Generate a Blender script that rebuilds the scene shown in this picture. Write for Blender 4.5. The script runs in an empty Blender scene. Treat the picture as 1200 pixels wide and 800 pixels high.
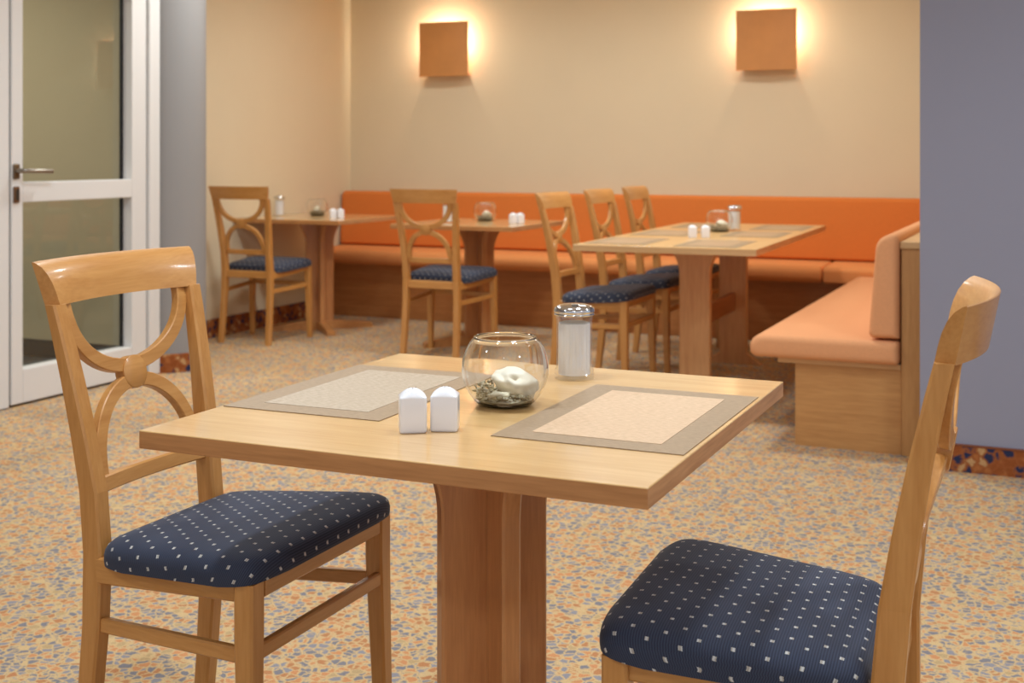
import bpy, bmesh, math, random
from mathutils import Vector, Matrix
random.seed(7)
PI = math.pi
C = bpy.context.scene.collection

# ------------------------------------------------------------------ materials
def srgb(r, g, b):
    def f(c):
        c /= 255.0
        return c / 12.92 if c <= 0.04045 else ((c + 0.055) / 1.055) ** 2.4
    return (f(r), f(g), f(b), 1.0)

def new_mat(name):
    m = bpy.data.materials.new(name)
    m.use_nodes = True
    nt = m.node_tree
    b = nt.nodes['Principled BSDF']
    return m, nt, b

def N(nt, typ, **kw):
    n = nt.nodes.new(typ)
    for k, v in kw.items():
        setattr(n, k, v)
    return n

def ramp(nt, stops, interp='LINEAR'):
    r = nt.nodes.new('ShaderNodeValToRGB')
    r.color_ramp.interpolation = interp
    e = r.color_ramp.elements
    while len(e) > 1:
        e.remove(e[-1])
    e[0].position, e[0].color = stops[0]
    for p, c in stops[1:]:
        x = e.new(p)
        x.color = c
    return r

def plain(name, col, rough=0.5, metal=0.0, spec=0.5, noise=0.0, nscale=30.0, bump=0.0):
    m, nt, b = new_mat(name)
    b.inputs['Roughness'].default_value = rough
    b.inputs['Metallic'].default_value = metal
    b.inputs['Specular IOR Level'].default_value = spec
    if noise or bump:
        tc = N(nt, 'ShaderNodeTexCoord')
        nz = N(nt, 'ShaderNodeTexNoise')
        nz.inputs['Scale'].default_value = nscale
        nz.inputs['Detail'].default_value = 4
        nt.links.new(tc.outputs['Object'], nz.inputs['Vector'])
        lo = tuple(max(0, c * (1 - noise)) for c in col[:3]) + (1,)
        hi = tuple(min(1, c * (1 + noise)) for c in col[:3]) + (1,)
        r = ramp(nt, [(0.3, lo), (0.7, hi)])
        nt.links.new(nz.outputs['Fac'], r.inputs['Fac'])
        nt.links.new(r.outputs['Color'], b.inputs['Base Color'])
        if bump:
            bp = N(nt, 'ShaderNodeBump')
            bp.inputs['Strength'].default_value = bump
            bp.inputs['Distance'].default_value = 0.002
            nt.links.new(nz.outputs['Fac'], bp.inputs['Height'])
            nt.links.new(bp.outputs['Normal'], b.inputs['Normal'])
    else:
        b.inputs['Base Color'].default_value = col
    return m

def wood(name, c1, c2, axis='z', rough=0.35, scale=1.0, coat=0.0, contrast=1.0):
    """long stretched grain along one local axis"""
    m, nt, b = new_mat(name)
    tc = N(nt, 'ShaderNodeTexCoord')
    mp = N(nt, 'ShaderNodeMapping')
    s = [38 * scale] * 3
    s['xyz'.index(axis)] = 2.2 * scale
    mp.inputs['Scale'].default_value = s
    nz = N(nt, 'ShaderNodeTexNoise')
    nz.inputs['Scale'].default_value = 1.0
    nz.inputs['Detail'].default_value = 6
    nz.inputs['Roughness'].default_value = 0.62
    nz.inputs['Distortion'].default_value = 0.4
    nt.links.new(tc.outputs['Object'], mp.inputs['Vector'])
    nt.links.new(mp.outputs['Vector'], nz.inputs['Vector'])
    nz2 = N(nt, 'ShaderNodeTexNoise')
    mp2 = N(nt, 'ShaderNodeMapping')
    s2 = [190 * scale] * 3
    s2['xyz'.index(axis)] = 14 * scale
    mp2.inputs['Scale'].default_value = s2
    nz2.inputs['Scale'].default_value = 1.0
    nz2.inputs['Detail'].default_value = 2
    nt.links.new(tc.outputs['Object'], mp2.inputs['Vector'])
    nt.links.new(mp2.outputs['Vector'], nz2.inputs['Vector'])
    mx = N(nt, 'ShaderNodeMath', operation='MULTIPLY_ADD')
    mx.inputs[1].default_value = 0.35
    nt.links.new(nz2.outputs['Fac'], mx.inputs[0])
    ml = N(nt, 'ShaderNodeMath', operation='MULTIPLY')
    ml.inputs[1].default_value = 0.65
    nt.links.new(nz.outputs['Fac'], ml.inputs[0])
    nt.links.new(ml.outputs[0], mx.inputs[2])
    lo, hi = 0.5 - 0.16 / contrast, 0.5 + 0.16 / contrast
    r = ramp(nt, [(lo, c2), (hi, c1)])
    nt.links.new(mx.outputs[0], r.inputs['Fac'])
    nt.links.new(r.outputs['Color'], b.inputs['Base Color'])
    b.inputs['Roughness'].default_value = rough
    if coat:
        b.inputs['Coat Weight'].default_value = coat
        b.inputs['Coat Roughness'].default_value = 0.12
    return m

M = {}
# chair beech
cw1, cw2 = srgb(206, 148, 82), srgb(186, 125, 60)
for a in 'xyz':
    M['chair_' + a] = wood('chair_beech_' + a, cw1, cw2, a, rough=0.38, coat=0.35)
# table tops and pedestals
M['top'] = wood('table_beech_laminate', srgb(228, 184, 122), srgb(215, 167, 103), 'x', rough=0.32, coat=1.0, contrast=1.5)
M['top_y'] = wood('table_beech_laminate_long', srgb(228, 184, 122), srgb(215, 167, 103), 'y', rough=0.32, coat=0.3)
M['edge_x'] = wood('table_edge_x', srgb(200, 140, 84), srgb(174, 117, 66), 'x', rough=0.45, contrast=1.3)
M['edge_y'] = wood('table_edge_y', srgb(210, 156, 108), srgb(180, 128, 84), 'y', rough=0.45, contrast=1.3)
M['ped_t'] = wood('trestle_beech_lit', srgb(230, 174, 116), srgb(210, 148, 92), 'z', rough=0.35, coat=0.2)  # paler than the pedestals: light falling on these boards put into the colour
M['ped'] = wood('pedestal_beech', srgb(210, 146, 88), srgb(184, 120, 70), 'z', rough=0.3, coat=0.3)
M['ped_x'] = wood('pedestal_foot_beech', srgb(204, 144, 84), srgb(178, 116, 62), 'x', rough=0.4)
M['ped_y'] = wood('pedestal_bar_beech', srgb(182, 116, 62), srgb(152, 90, 46), 'y', rough=0.4)
M['bench_y'] = wood('bench_beech_y', srgb(206, 152, 92), srgb(184, 128, 72), 'x', rough=0.45)
M['bench_z'] = wood('bench_beech_z', srgb(206, 152, 92), srgb(184, 128, 72), 'z', rough=0.45)
M['bench_back'] = wood('bench_brown_front', srgb(202, 138, 78), srgb(178, 112, 58), 'x', rough=0.5)
M['pale'] = wood('bench_pale_edge', srgb(222, 180, 128), srgb(206, 160, 106), 'x', rough=0.45)
# fabrics
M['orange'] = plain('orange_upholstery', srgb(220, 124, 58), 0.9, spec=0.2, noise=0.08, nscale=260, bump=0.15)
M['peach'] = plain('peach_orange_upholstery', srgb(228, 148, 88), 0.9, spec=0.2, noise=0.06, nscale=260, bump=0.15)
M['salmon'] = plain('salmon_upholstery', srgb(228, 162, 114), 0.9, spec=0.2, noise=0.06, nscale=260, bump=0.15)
# walls
M['cream'] = plain('cream_wall_paint', srgb(225, 207, 176), 0.9, spec=0.2, noise=0.015, nscale=2.0)
M['blue'] = plain('lavender_grey_paint', srgb(150, 149, 163), 0.85, spec=0.25, noise=0.012, nscale=1.5)
M['colgrey'] = plain('grey_column_paint', srgb(150, 146, 144), 0.85, spec=0.25, noise=0.012, nscale=1.5)
M['beige'] = plain('corridor_wall_paint', srgb(204, 190, 158), 0.9, spec=0.2)
M['ceil'] = plain('white_ceiling_paint', srgb(236, 232, 224), 0.9, spec=0.2)
M['greyfloor'] = plain('dark_grey_mat', srgb(84, 82, 82), 0.95, spec=0.1, noise=0.2, nscale=90)
M['darkbase'] = plain('dark_skirting', srgb(52, 48, 48), 0.7)
M['white'] = plain('white_door_lacquer', srgb(226, 222, 218), 0.35, spec=0.5, noise=0.01, nscale=3)
M['gasket'] = plain('black_gasket', srgb(28, 27, 28), 0.6)
M['steel'] = plain('brushed_steel', srgb(150, 140, 128), 0.32, metal=1.0)
M['chrome'] = plain('chrome', srgb(214, 214, 216), 0.12, metal=1.0)
M['porcelain'] = plain('white_porcelain', srgb(238, 236, 238), 0.12, spec=0.6)
M['sugar'] = plain('white_sugar', srgb(240, 238, 240), 0.9, noise=0.03, nscale=600)
M['candle'] = plain('ivory_stone', srgb(246, 234, 208), 0.45, noise=0.05, nscale=40, bump=0.2)
M['dark'] = plain('dark_hole', srgb(60, 50, 40), 0.8)
M['lampwood'] = plain('copper_veneer', srgb(206, 142, 82), 0.45, spec=0.4, noise=0.06, nscale=6)

def emission(name, col, strength):
    m = bpy.data.materials.new(name)
    m.use_nodes = True
    nt = m.node_tree
    nt.nodes.clear()
    e = N(nt, 'ShaderNodeEmission')
    e.inputs['Color'].default_value = col
    e.inputs['Strength'].default_value = strength
    o = N(nt, 'ShaderNodeOutputMaterial')
    nt.links.new(e.outputs[0], o.inputs['Surface'])
    return m
M['bulb'] = emission('warm_bulb', (1.0, 0.78, 0.45, 1), 6.0)

def thin_glass(name, tint=(0.97, 0.98, 0.97, 1), ior=1.45, edge=(0.75, 0.74, 0.70, 1)):
    m = bpy.data.materials.new(name)
    m.use_nodes = True
    nt = m.node_tree
    nt.nodes.clear()
    tr = N(nt, 'ShaderNodeBsdfTransparent')
    gl = N(nt, 'ShaderNodeBsdfGlossy')
    gl.inputs['Roughness'].default_value = 0.01
    gl.inputs['Color'].default_value = (1, 1, 1, 1)
    # reflectance by viewing angle, the same from both sides of the wall of the glass
    fw = N(nt, 'ShaderNodeLayerWeight')
    fw.inputs['Blend'].default_value = 0.5
    fp = N(nt, 'ShaderNodeMath', operation='POWER')
    fp.inputs[1].default_value = 5.0
    nt.links.new(fw.outputs['Facing'], fp.inputs[0])
    fr = N(nt, 'ShaderNodeMath', operation='MULTIPLY_ADD')
    f0 = ((ior - 1) / (ior + 1)) ** 2
    fr.inputs[1].default_value = 1 - f0
    fr.inputs[2].default_value = f0
    nt.links.new(fp.outputs[0], fr.inputs[0])
    lw = N(nt, 'ShaderNodeLayerWeight')
    lw.inputs['Blend'].default_value = 0.25
    cr = ramp(nt, [(0.55, tint), (1.0, edge)])
    nt.links.new(lw.outputs['Facing'], cr.inputs['Fac'])
    nt.links.new(cr.outputs['Color'], tr.inputs['Color'])
    mx = N(nt, 'ShaderNodeMixShader')
    o = N(nt, 'ShaderNodeOutputMaterial')
    nt.links.new(fr.outputs[0], mx.inputs[0])
    nt.links.new(tr.outputs[0], mx.inputs[1])
    nt.links.new(gl.outputs[0], mx.inputs[2])
    nt.links.new(mx.outputs[0], o.inputs['Surface'])
    return m
def real_glass(name):
    m, nt, b = new_mat(name)
    b.inputs['Transmission Weight'].default_value = 1.0
    b.inputs['Roughness'].default_value = 0.0
    b.inputs['IOR'].default_value = 1.47
    b.inputs['Base Color'].default_value = (0.985, 0.99, 0.985, 1)
    return m
M['glass'] = real_glass('clear_glass')
M['jar'] = thin_glass('fluted_jar_glass', (0.98, 0.98, 0.97, 1), 1.7, (0.62, 0.60, 0.56, 1))
M['doorglass'] = thin_glass('door_glass', (0.86, 0.87, 0.84, 1), 1.5, (0.8, 0.8, 0.78, 1))

def carpet(name, ground, orange, blue, scale, stops=None):
    m, nt, b = new_mat(name)
    tc = N(nt, 'ShaderNodeTexCoord')
    nz = N(nt, 'ShaderNodeTexNoise')
    nz.inputs['Scale'].default_value = scale * 1.3
    nz.inputs['Detail'].default_value = 2
    nt.links.new(tc.outputs['Object'], nz.inputs['Vector'])
    sub = N(nt, 'ShaderNodeVectorMath', operation='SUBTRACT')
    sub.inputs[1].default_value = (0.5, 0.5, 0.5)
    nt.links.new(nz.outputs['Color'], sub.inputs[0])
    scl = N(nt, 'ShaderNodeVectorMath', operation='SCALE')
    scl.inputs['Scale'].default_value = 0.75 / scale
    nt.links.new(sub.outputs[0], scl.inputs[0])
    add = N(nt, 'ShaderNodeVectorMath', operation='ADD')
    nt.links.new(tc.outputs['Object'], add.inputs[0])
    nt.links.new(scl.outputs[0], add.inputs[1])
    v1 = N(nt, 'ShaderNodeTexVoronoi', feature='F1')
    v1.inputs['Scale'].default_value = scale
    v2 = N(nt, 'ShaderNodeTexVoronoi', feature='DISTANCE_TO_EDGE')
    v2.inputs['Scale'].default_value = scale
    for v in (v1, v2):
        nt.links.new(add.outputs[0], v.inputs['Vector'])
    sp = N(nt, 'ShaderNodeSeparateColor')
    nt.links.new(v1.outputs['Color'], sp.inputs[0])
    g2 = tuple(0.8 * c for c in ground[:3]) + (1,)
    o2 = tuple(0.82 * c for c in orange[:3]) + (1,)
    b2 = tuple(1.25 * c for c in blue[:3]) + (1,)
    cr = ramp(nt, stops or [(0.0, ground), (0.03, g2), (0.09, orange), (0.30, o2), (0.49, blue), (0.80, b2)], 'CONSTANT')
    nt.links.new(sp.outputs[0], cr.inputs['Fac'])
    er = ramp(nt, [(0.0, (0, 0, 0, 1)), (0.05, (0.15, 0.15, 0.15, 1)), (0.17, (1, 1, 1, 1))])
    nt.links.new(v2.outputs['Distance'], er.inputs['Fac'])
    mx = N(nt, 'ShaderNodeMix', data_type='RGBA')
    nt.links.new(er.outputs['Color'], mx.inputs['Factor'])
    mx.inputs['A'].default_value = ground
    nt.links.new(cr.outputs['Color'], mx.inputs['B'])
    # pile
    pz = N(nt, 'ShaderNodeTexNoise')
    pz.inputs['Scale'].default_value = 350
    nt.links.new(tc.outputs['Object'], pz.inputs['Vector'])
    pr = ramp(nt, [(0.3, (0.82, 0.82, 0.82, 1)), (0.7, (1.1, 1.1, 1.1, 1))])
    nt.links.new(pz.outputs['Fac'], pr.inputs['Fac'])
    m2 = N(nt, 'ShaderNodeMix', data_type='RGBA', blend_type='MULTIPLY')
    m2.inputs['Factor'].default_value = 1
    nt.links.new(mx.outputs['Result'], m2.inputs['A'])
    nt.links.new(pr.outputs['Color'], m2.inputs['B'])
    nt.links.new(m2.outputs['Result'], b.inputs['Base Color'])
    bp = N(nt, 'ShaderNodeBump')
    bp.inputs['Strength'].default_value = 0.3
    bp.inputs['Distance'].default_value = 0.003
    nt.links.new(pz.outputs['Fac'], bp.inputs['Height'])
    nt.links.new(bp.outputs['Normal'], b.inputs['Normal'])
    b.inputs['Roughness'].default_value = 1.0
    b.inputs['Specular IOR Level'].default_value = 0.05
    return m
M['carpet'] = carpet('mosaic_carpet', srgb(210, 178, 130), srgb(206, 144, 98), srgb(134, 129, 131), 47)
sk_b, sk_o, sk_n, sk_t = srgb(150, 84, 46), srgb(176, 108, 62), srgb(52, 56, 82), srgb(196, 152, 104)
M['skirt'] = carpet('carpet_skirting', srgb(158, 92, 52), sk_o, sk_n, 30, [(0.0, sk_t), (0.14, sk_b), (0.38, sk_o), (0.55, sk_n), (0.9, sk_b)])

def seat_fabric():
    m, nt, b = new_mat('navy_dotted_fabric')
    tc = N(nt, 'ShaderNodeUVMap')
    tc.uv_map = 'UVMap'
    sx = N(nt, 'ShaderNodeSeparateXYZ')
    nt.links.new(tc.outputs['UV'], sx.inputs[0])
    PX, PY = 0.037, 0.047          # lateral and forward period
    def op(o, a, bval=None):
        n = N(nt, 'ShaderNodeMath', operation=o)
        for i, v in enumerate((a, bval)):
            if v is None:
                continue
            if isinstance(v, (int, float)):
                n.inputs[i].default_value = v
            else:
                nt.links.new(v, n.inputs[i])
        return n.outputs[0]
    def lattice(ox, oy):
        fx = op('ABSOLUTE', op('SUBTRACT', op('FRACT', op('ADD', op('DIVIDE', sx.outputs[0], PX), ox)), 0.5))
        fy = op('ABSOLUTE', op('SUBTRACT', op('FRACT', op('ADD', op('DIVIDE', sx.outputs[1], PY), oy)), 0.5))
        return op('MULTIPLY', op('LESS_THAN', fx, 0.0029 / PX), op('LESS_THAN', fy, 0.0029 / PY))
    dots = op('MAXIMUM', lattice(10.0, 10.0), lattice(10.5, 10.5))
    # woven ribs
    rib = op('FRACT', op('ADD', op('MULTIPLY', sx.outputs[1], 260.0), 100.0))
    rr = ramp(nt, [(0.0, srgb(42, 46, 60)), (0.5, srgb(64, 70, 88)), (1.0, srgb(42, 46, 60))])
    nt.links.new(rib, rr.inputs['Fac'])
    # two-tone dot
    tone = op('LESS_THAN', op('FRACT', op('ADD', op('MULTIPLY', sx.outputs[1], 160.0), 100.0)), 0.5)
    dm = N(nt, 'ShaderNodeMix', data_type='RGBA')
    nt.links.new(tone, dm.inputs['Factor'])
    dm.inputs['A'].default_value = srgb(196, 194, 190)
    dm.inputs['B'].default_value = srgb(168, 160, 148)
    mx = N(nt, 'ShaderNodeMix', data_type='RGBA')
    nt.links.new(dots, mx.inputs['Factor'])
    nt.links.new(rr.outputs['Color'], mx.inputs['A'])
    nt.links.new(dm.outputs['Result'], mx.inputs['B'])
    nt.links.new(mx.outputs['Result'], b.inputs['Base Color'])
    b.inputs['Roughness'].default_value = 0.85
    b.inputs['Specular IOR Level'].default_value = 0.25
    b.inputs['Sheen Weight'].default_value = 0.15
    b.inputs['Sheen Roughness'].default_value = 0.4
    return m
M['navy'] = seat_fabric()

def mat_weave(name, c1, c2, sx=420, rough=0.55, spec=0.4):
    m, nt, b = new_mat(name)
    tc = N(nt, 'ShaderNodeTexCoord')
    mp = N(nt, 'ShaderNodeMapping')
    mp.inputs['Scale'].default_value = (90, sx, 1)
    nt.links.new(tc.outputs['Object'], mp.inputs['Vector'])
    nz = N(nt, 'ShaderNodeTexNoise')
    nz.inputs['Scale'].default_value = 1
    nz.inputs['Detail'].default_value = 2
    nt.links.new(mp.outputs['Vector'], nz.inputs['Vector'])
    r = ramp(nt, [(0.3, c1), (0.7, c2)])
    nt.links.new(nz.outputs['Fac'], r.inputs['Fac'])
    nt.links.new(r.outputs['Color'], b.inputs['Base Color'])
    b.inputs['Roughness'].default_value = rough
    b.inputs['Specular IOR Level'].default_value = spec
    bp = N(nt, 'ShaderNodeBump')
    bp.inputs['Strength'].default_value = 0.4
    bp.inputs['Distance'].default_value = 0.0006
    nt.links.new(nz.outputs['Fac'], bp.inputs['Height'])
    nt.links.new(bp.outputs['Normal'], b.inputs['Normal'])
    return m
M['mat_border'] = mat_weave('placemat_taupe_border', srgb(148, 123, 94), srgb(168, 141, 110))
M['mat_sand'] = mat_weave('placemat_sand_centre', srgb(192, 158, 122), srgb(218, 185, 150))
M['mat_brown'] = mat_weave('placemat_brown_centre', srgb(164, 132, 98), srgb(190, 156, 120))
M['mat_grey'] = mat_weave('placemat_silver_centre', srgb(164, 142, 117), srgb(196, 177, 152))

def gravel_mat():
    m, nt, b = new_mat('gravel_grains')
    oi = N(nt, 'ShaderNodeTexCoord')
    v = N(nt, 'ShaderNodeTexVoronoi')
    v.inputs['Scale'].default_value = 160
    nt.links.new(oi.outputs['Object'], v.inputs['Vector'])
    sp = N(nt, 'ShaderNodeSeparateColor')
    nt.links.new(v.outputs['Color'], sp.inputs[0])
    r = ramp(nt, [(0.0, srgb(124, 112, 86)), (0.35, srgb(176, 164, 130)), (0.7, srgb(214, 204, 178)), (1.0, srgb(150, 138, 104))])
    nt.links.new(sp.outputs[0], r.inputs['Fac'])
    nt.links.new(r.outputs['Color'], b.inputs['Base Color'])
    b.inputs['Roughness'].default_value = 0.8
    return m
M['gravel'] = gravel_mat()

# ------------------------------------------------------------------ helpers
def link(o, parent=None):
    C.objects.link(o)
    if parent is not None:
        o.parent = parent
    return o

def obj(name, bm, mats, parent=None, smooth=None, loc=None):
    """bmesh -> one mesh object; smooth = angle in degrees for auto smoothing"""
    bmesh.ops.recalc_face_normals(bm, faces=bm.faces)
    if smooth:
        ang = math.radians(smooth)
        for f in bm.faces:
            f.smooth = True
        for e in bm.edges:
            if len(e.link_faces) == 2 and e.calc_face_angle(0) > ang:
                e.smooth = False
    me = bpy.data.meshes.new(name)
    bm.to_mesh(me)
    bm.free()
    if not isinstance(mats, (list, tuple)):
        mats = [mats]
    for m in mats:
        me.materials.append(m)
    o = bpy.data.objects.new(name, me)
    if loc is not None:
        o.location = loc
    return link(o, parent)

def thing(name, label, cat, loc=(0, 0, 0), rz=0.0, group=None):
    o = bpy.data.objects.new(name, None)
    o.empty_display_size = 0.1
    o.location = loc
    o.rotation_euler = (0, 0, rz)
    o['label'] = label
    o['category'] = cat
    if group:
        o['group'] = group
    return link(o)

def tag(o, label, cat, group=None, kind=None):
    o['label'] = label
    o['category'] = cat
    if group:
        o['group'] = group
    if kind:
        o['kind'] = kind
    return o

def struct(o, label=None, cat=None):
    o['kind'] = 'structure'
    if label:
        o['label'] = label
    if cat:
        o['category'] = cat
    return o

def copy_tree(o, parent=None):
    c = o.copy()
    C.objects.link(c)
    if parent is not None:
        c.parent = parent
    for ch in list(o.children):
        copy_tree(ch, c)
    return c

def box(bm, x0, x1, y0, y1, z0, z1, mi=0, bevel=0.0, seg=2):
    vs = [bm.verts.new((x, y, z)) for x in (x0, x1) for y in (y0, y1) for z in (z0, z1)]
    idx = [(0, 1, 3, 2), (4, 6, 7, 5), (0, 4, 5, 1), (2, 3, 7, 6), (0, 2, 6, 4), (1, 5, 7, 3)]
    fs = [bm.faces.new([vs[i] for i in f]) for f in idx]
    for f in fs:
        f.material_index = mi
    if bevel:
        es = set(e for f in fs for e in f.edges)
        r = bmesh.ops.bevel(bm, geom=list(es), offset=bevel, segments=seg, profile=0.5, affect='EDGES')
        for f in r['faces']:
            f.material_index = mi
    return fs

def loft(bm, rings, cap=True, closed=False, mi=0):
    """rings: lists of equally many points"""
    vr = [[bm.verts.new(p) for p in r] for r in rings]
    n = len(vr[0])
    pairs = list(zip(vr[:-1], vr[1:])) + ([(vr[-1], vr[0])] if closed else [])
    for a, b in pairs:
        for i in range(n):
            j = (i + 1) % n
            f = bm.faces.new((a[i], a[j], b[j], b[i]))
            f.material_index = mi
    if cap and not closed:
        for r in (vr[0], vr[-1]):
            f = bm.faces.new(r)
            f.material_index = mi
    return vr

def rect_ring(cx, cy, cz, hx, hy, ch=0.003):
    """horizontal chamfered rectangle"""
    c = min(ch, hx * .45, hy * .45)
    pts = [(-hx + c, -hy), (hx - c, -hy), (hx, -hy + c), (hx, hy - c), (hx - c, hy), (-hx + c, hy), (-hx, hy - c), (-hx, -hy + c)]
    return [(cx + a, cy + b, cz) for a, b in pts]

def post(bm, st, ch=0.004):
    """st: stations (cx, cy, z, hx, hy) bottom to top"""
    loft(bm, [rect_ring(*s, ch=ch) for s in st])

def sweep(bm, path, frames, w, t, ch=0.003):
    """rectangular section w (along u) by t (along v) swept along path"""
    rings = []
    for p, (u, v) in zip(path, frames):
        c = ch
        a, b = w / 2, t / 2
        prof = [(-a + c, -b), (a - c, -b), (a, -b + c), (a, b - c), (a - c, b), (-a + c, b), (-a, b - c), (-a, -b + c)]
        rings.append([p + u * x + v * y for x, y in prof])
    loft(bm, rings)

def beam(bm, p0, p1, w, h, ch=0.003, up=Vector((0, 0, 1))):
    p0, p1 = Vector(p0), Vector(p1)
    d = (p1 - p0).normalized()
    s = d.cross(up).normalized()
    u = s.cross(d).normalized()
    sweep(bm, [p0, p1], [(s, u), (s, u)], w, h, ch)

def lathe(bm, prof, seg=48, mi=0, close=False, cx=0, cy=0):
    """prof: list of (r, z); r==0 ends are closed with a fan"""
    rows = []
    for r, z in prof:
        if r < 1e-6:
            rows.append([bm.verts.new((cx, cy, z))])
        else:
            rows.append([bm.verts.new((cx + r * math.cos(2 * PI * k / seg), cy + r * math.sin(2 * PI * k / seg), z)) for k in range(seg)])
    pr = list(zip(rows[:-1], rows[1:])) + ([(rows[-1], rows[0])] if close else [])
    for a, b in pr:
        for i in range(seg):
            j = (i + 1) % seg
            if len(a) == 1 and len(b) == 1:
                continue
            if len(a) == 1:
                f = bm.faces.new((a[0], b[j], b[i]))
            elif len(b) == 1:
                f = bm.faces.new((a[i], a[j], b[0]))
            else:
                f = bm.faces.new((a[i], a[j], b[j], b[i]))
            f.material_index = mi

def prism(bm, poly, axis, a, b, mi=0, bevel=0.0, seg=3):
    """extrude 2D poly; axis 'y': poly is (x,z); axis 'x': poly is (y,z); the two ends are rounded off"""
    def P(p, t):
        return {'x': (t, p[0], p[1]), 'y': (p[0], t, p[1]), 'z': (p[0], p[1], t)}[axis]
    us = [p[0] for p in poly]; vs = [p[1] for p in poly]
    cu, cv = (min(us) + max(us)) / 2, (min(vs) + max(vs)) / 2
    hu, hv = (max(us) - min(us)) / 2, (max(vs) - min(vs)) / 2
    def ring(t, d):
        return [P((cu + (p[0] - cu) * (hu - d) / hu, cv + (p[1] - cv) * (hv - d) / hv), t) for p in poly]
    if bevel:
        rings = []
        for k in range(seg + 1):
            an = PI / 2 * k / seg
            rings.append(ring(a + bevel * (1 - math.cos(an)), bevel * (1 - math.sin(an))))
        for k in range(seg, -1, -1):
            an = PI / 2 * k / seg
            rings.append(ring(b - bevel * (1 - math.cos(an)), bevel * (1 - math.sin(an))))
    else:
        rings = [ring(a, 0), ring(b, 0)]
    loft(bm, rings, mi=mi)

def rounded_poly(pts, radii, seg=6):
    out = []
    n = len(pts)
    for i in range(n):
        p = Vector(pts[i]); a = Vector(pts[i - 1]); b = Vector(pts[(i + 1) % n])
        r = radii[i]
        if r <= 0:
            out.append(tuple(p)); continue
        u = (a - p).normalized(); v = (b - p).normalized()
        ang = u.angle(v)
        tl = r / math.tan(ang / 2)
        q0, q1 = p + u * tl, p + v * tl
        cen = p + (u + v).normalized() * (r / math.sin(ang / 2))
        a0 = math.atan2(q0.y - cen.y, q0.x - cen.x)
        a1 = math.atan2(q1.y - cen.y, q1.x - cen.x)
        d = a1 - a0
        while d > PI: d -= 2 * PI
        while d < -PI: d += 2 * PI
        for k in range(seg + 1):
            t = a0 + d * k / seg
            out.append((cen.x + r * math.cos(t), cen.y + r * math.sin(t)))
    return out

# ------------------------------------------------------------------ setting
LW, BW = -5.0, 8.17           # left cream wall, back wall
DW = -4.445                   # plane of the door
RW = 4.0
def sbox(name, b, m, bev=0.0):
    bm = bmesh.new()
    box(bm, *b, bevel=bev)
    return struct(obj(name, bm, m))

sbox('floor', (-5.2, RW, -3.5, 8.4, -0.05, 0.0), M['carpet'])
sbox('ceiling', (-7.6, RW, -3.5, 8.4, 2.7, 2.78), M['ceil'])
sbox('wall_back', (-5.15, RW, BW, BW + 0.15, 0, 2.7), M['cream'])
sbox('wall_left', (LW - 0.15, LW, 5.62, BW, 0, 2.7), M['cream'])
sbox('wall_front', (-0.515, RW, 4.873, 5.0, 0, 2.7), M['blue'])
sbox('wall_alcove_right', (-0.50, -0.38, 5.0, BW, 0, 2.7), M['cream'])
sbox('wall_corridor', (-7.5, -4.62, 5.47, 5.60, 0, 2.7), M['beige'])
sbox('wall_corridor_far', (-7.6, -7.5, 0.0, 5.6, 0, 2.7), M['beige'])
sbox('wall_door_side', (DW - 0.12, DW, -3.5, 3.30, 0, 2.7), M['colgrey'])
sbox('wall_door_head', (DW - 0.12, DW, 3.30, 5.32, 2.22, 2.7), M['colgrey'])
sbox('floor_corridor', (-7.6, -5.2, -0.5, 5.6, -0.05, -0.0), M['greyfloor'])
sbox('floor_corridor_mat', (-5.2, DW - 0.05, 2.6, 5.47, -0.0, 0.004), M['greyfloor'])
sbox('baseboard_corridor', (-7.5, -4.72, 5.455, 5.47, 0.004, 0.1), M['darkbase'])
sbox('baseboard_left', (LW, LW + 0.012, 5.62, BW, 0, 0.117), M['skirt'])
sbox('baseboard_front', (-0.515, RW, 4.861, 4.873, 0, 0.095), M['skirt'])
bm = bmesh.new()
box(bm, -0.515, RW, 4.859, 4.873, 0.095, 0.101)
struct(obj('trim_1', bm, plain('brown_trim', srgb(128, 66, 30), 0.6)))

# round column beside the door
bm = bmesh.new()
lathe(bm, [(0, 0), (0.195, 0), (0.195, 2.7), (0, 2.7)], 64)
col = obj('column', bm, M['colgrey'], smooth=40, loc=(-4.52, 5.50, 0))
struct(col, 'round grey column between the white glass door and the cream alcove wall', 'column')
bm = bmesh.new()
lathe(bm, [(0.195, 0.0), (0.207, 0.0), (0.207, 0.098), (0.195, 0.1)], 64, close=True)
struct(obj('column_baseboard', bm, M['skirt'], col, smooth=40))

# ------------------------------------------------------------------ door
door = bpy.data.objects.new('door_1', None)
link(door)
struct(door, 'white framed glass door with a steel lever handle beside the grey column', 'door')
door.location = (DW, 4.30, 0)
def dpart(name, y0, y1, z0, z1, m, x0=-0.078, x1=0.0, bev=0.004, parent=None):
    b = bmesh.new()
    box(b, x0, x1, y0 - 4.30, y1 - 4.30, z0, z1, bevel=bev)
    return obj(name, b, m, parent or door)
# leaf y 4.30 .. 5.225
dpart('stile', 4.305, 4.374, 0.012, 2.10, M['white'])
dpart('stile', 5.112, 5.222, 0.012, 2.10, M['white'])
dpart('rail', 4.374, 5.112, 0.012, 0.168, M['white'])
dpart('rail', 4.374, 5.112, 0.943, 1.037, M['white'])
dpart('rail', 4.374, 5.112, 1.98, 2.10, M['white'])
for z0, z1 in ((0.168, 0.943), (1.037, 1.98)):
    p = dpart('glass_pane', 4.376, 5.110, z0, z1, M['doorglass'], -0.068, -0.062, 0)
    b = bmesh.new()
    for ya, yb in ((4.374, 4.380), (5.100, 5.112)):
        box(b, -0.073, -0.057, ya - 4.30, yb - 4.30, z0, z1)
    obj('gasket', b, M['gasket'], p)
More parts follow.
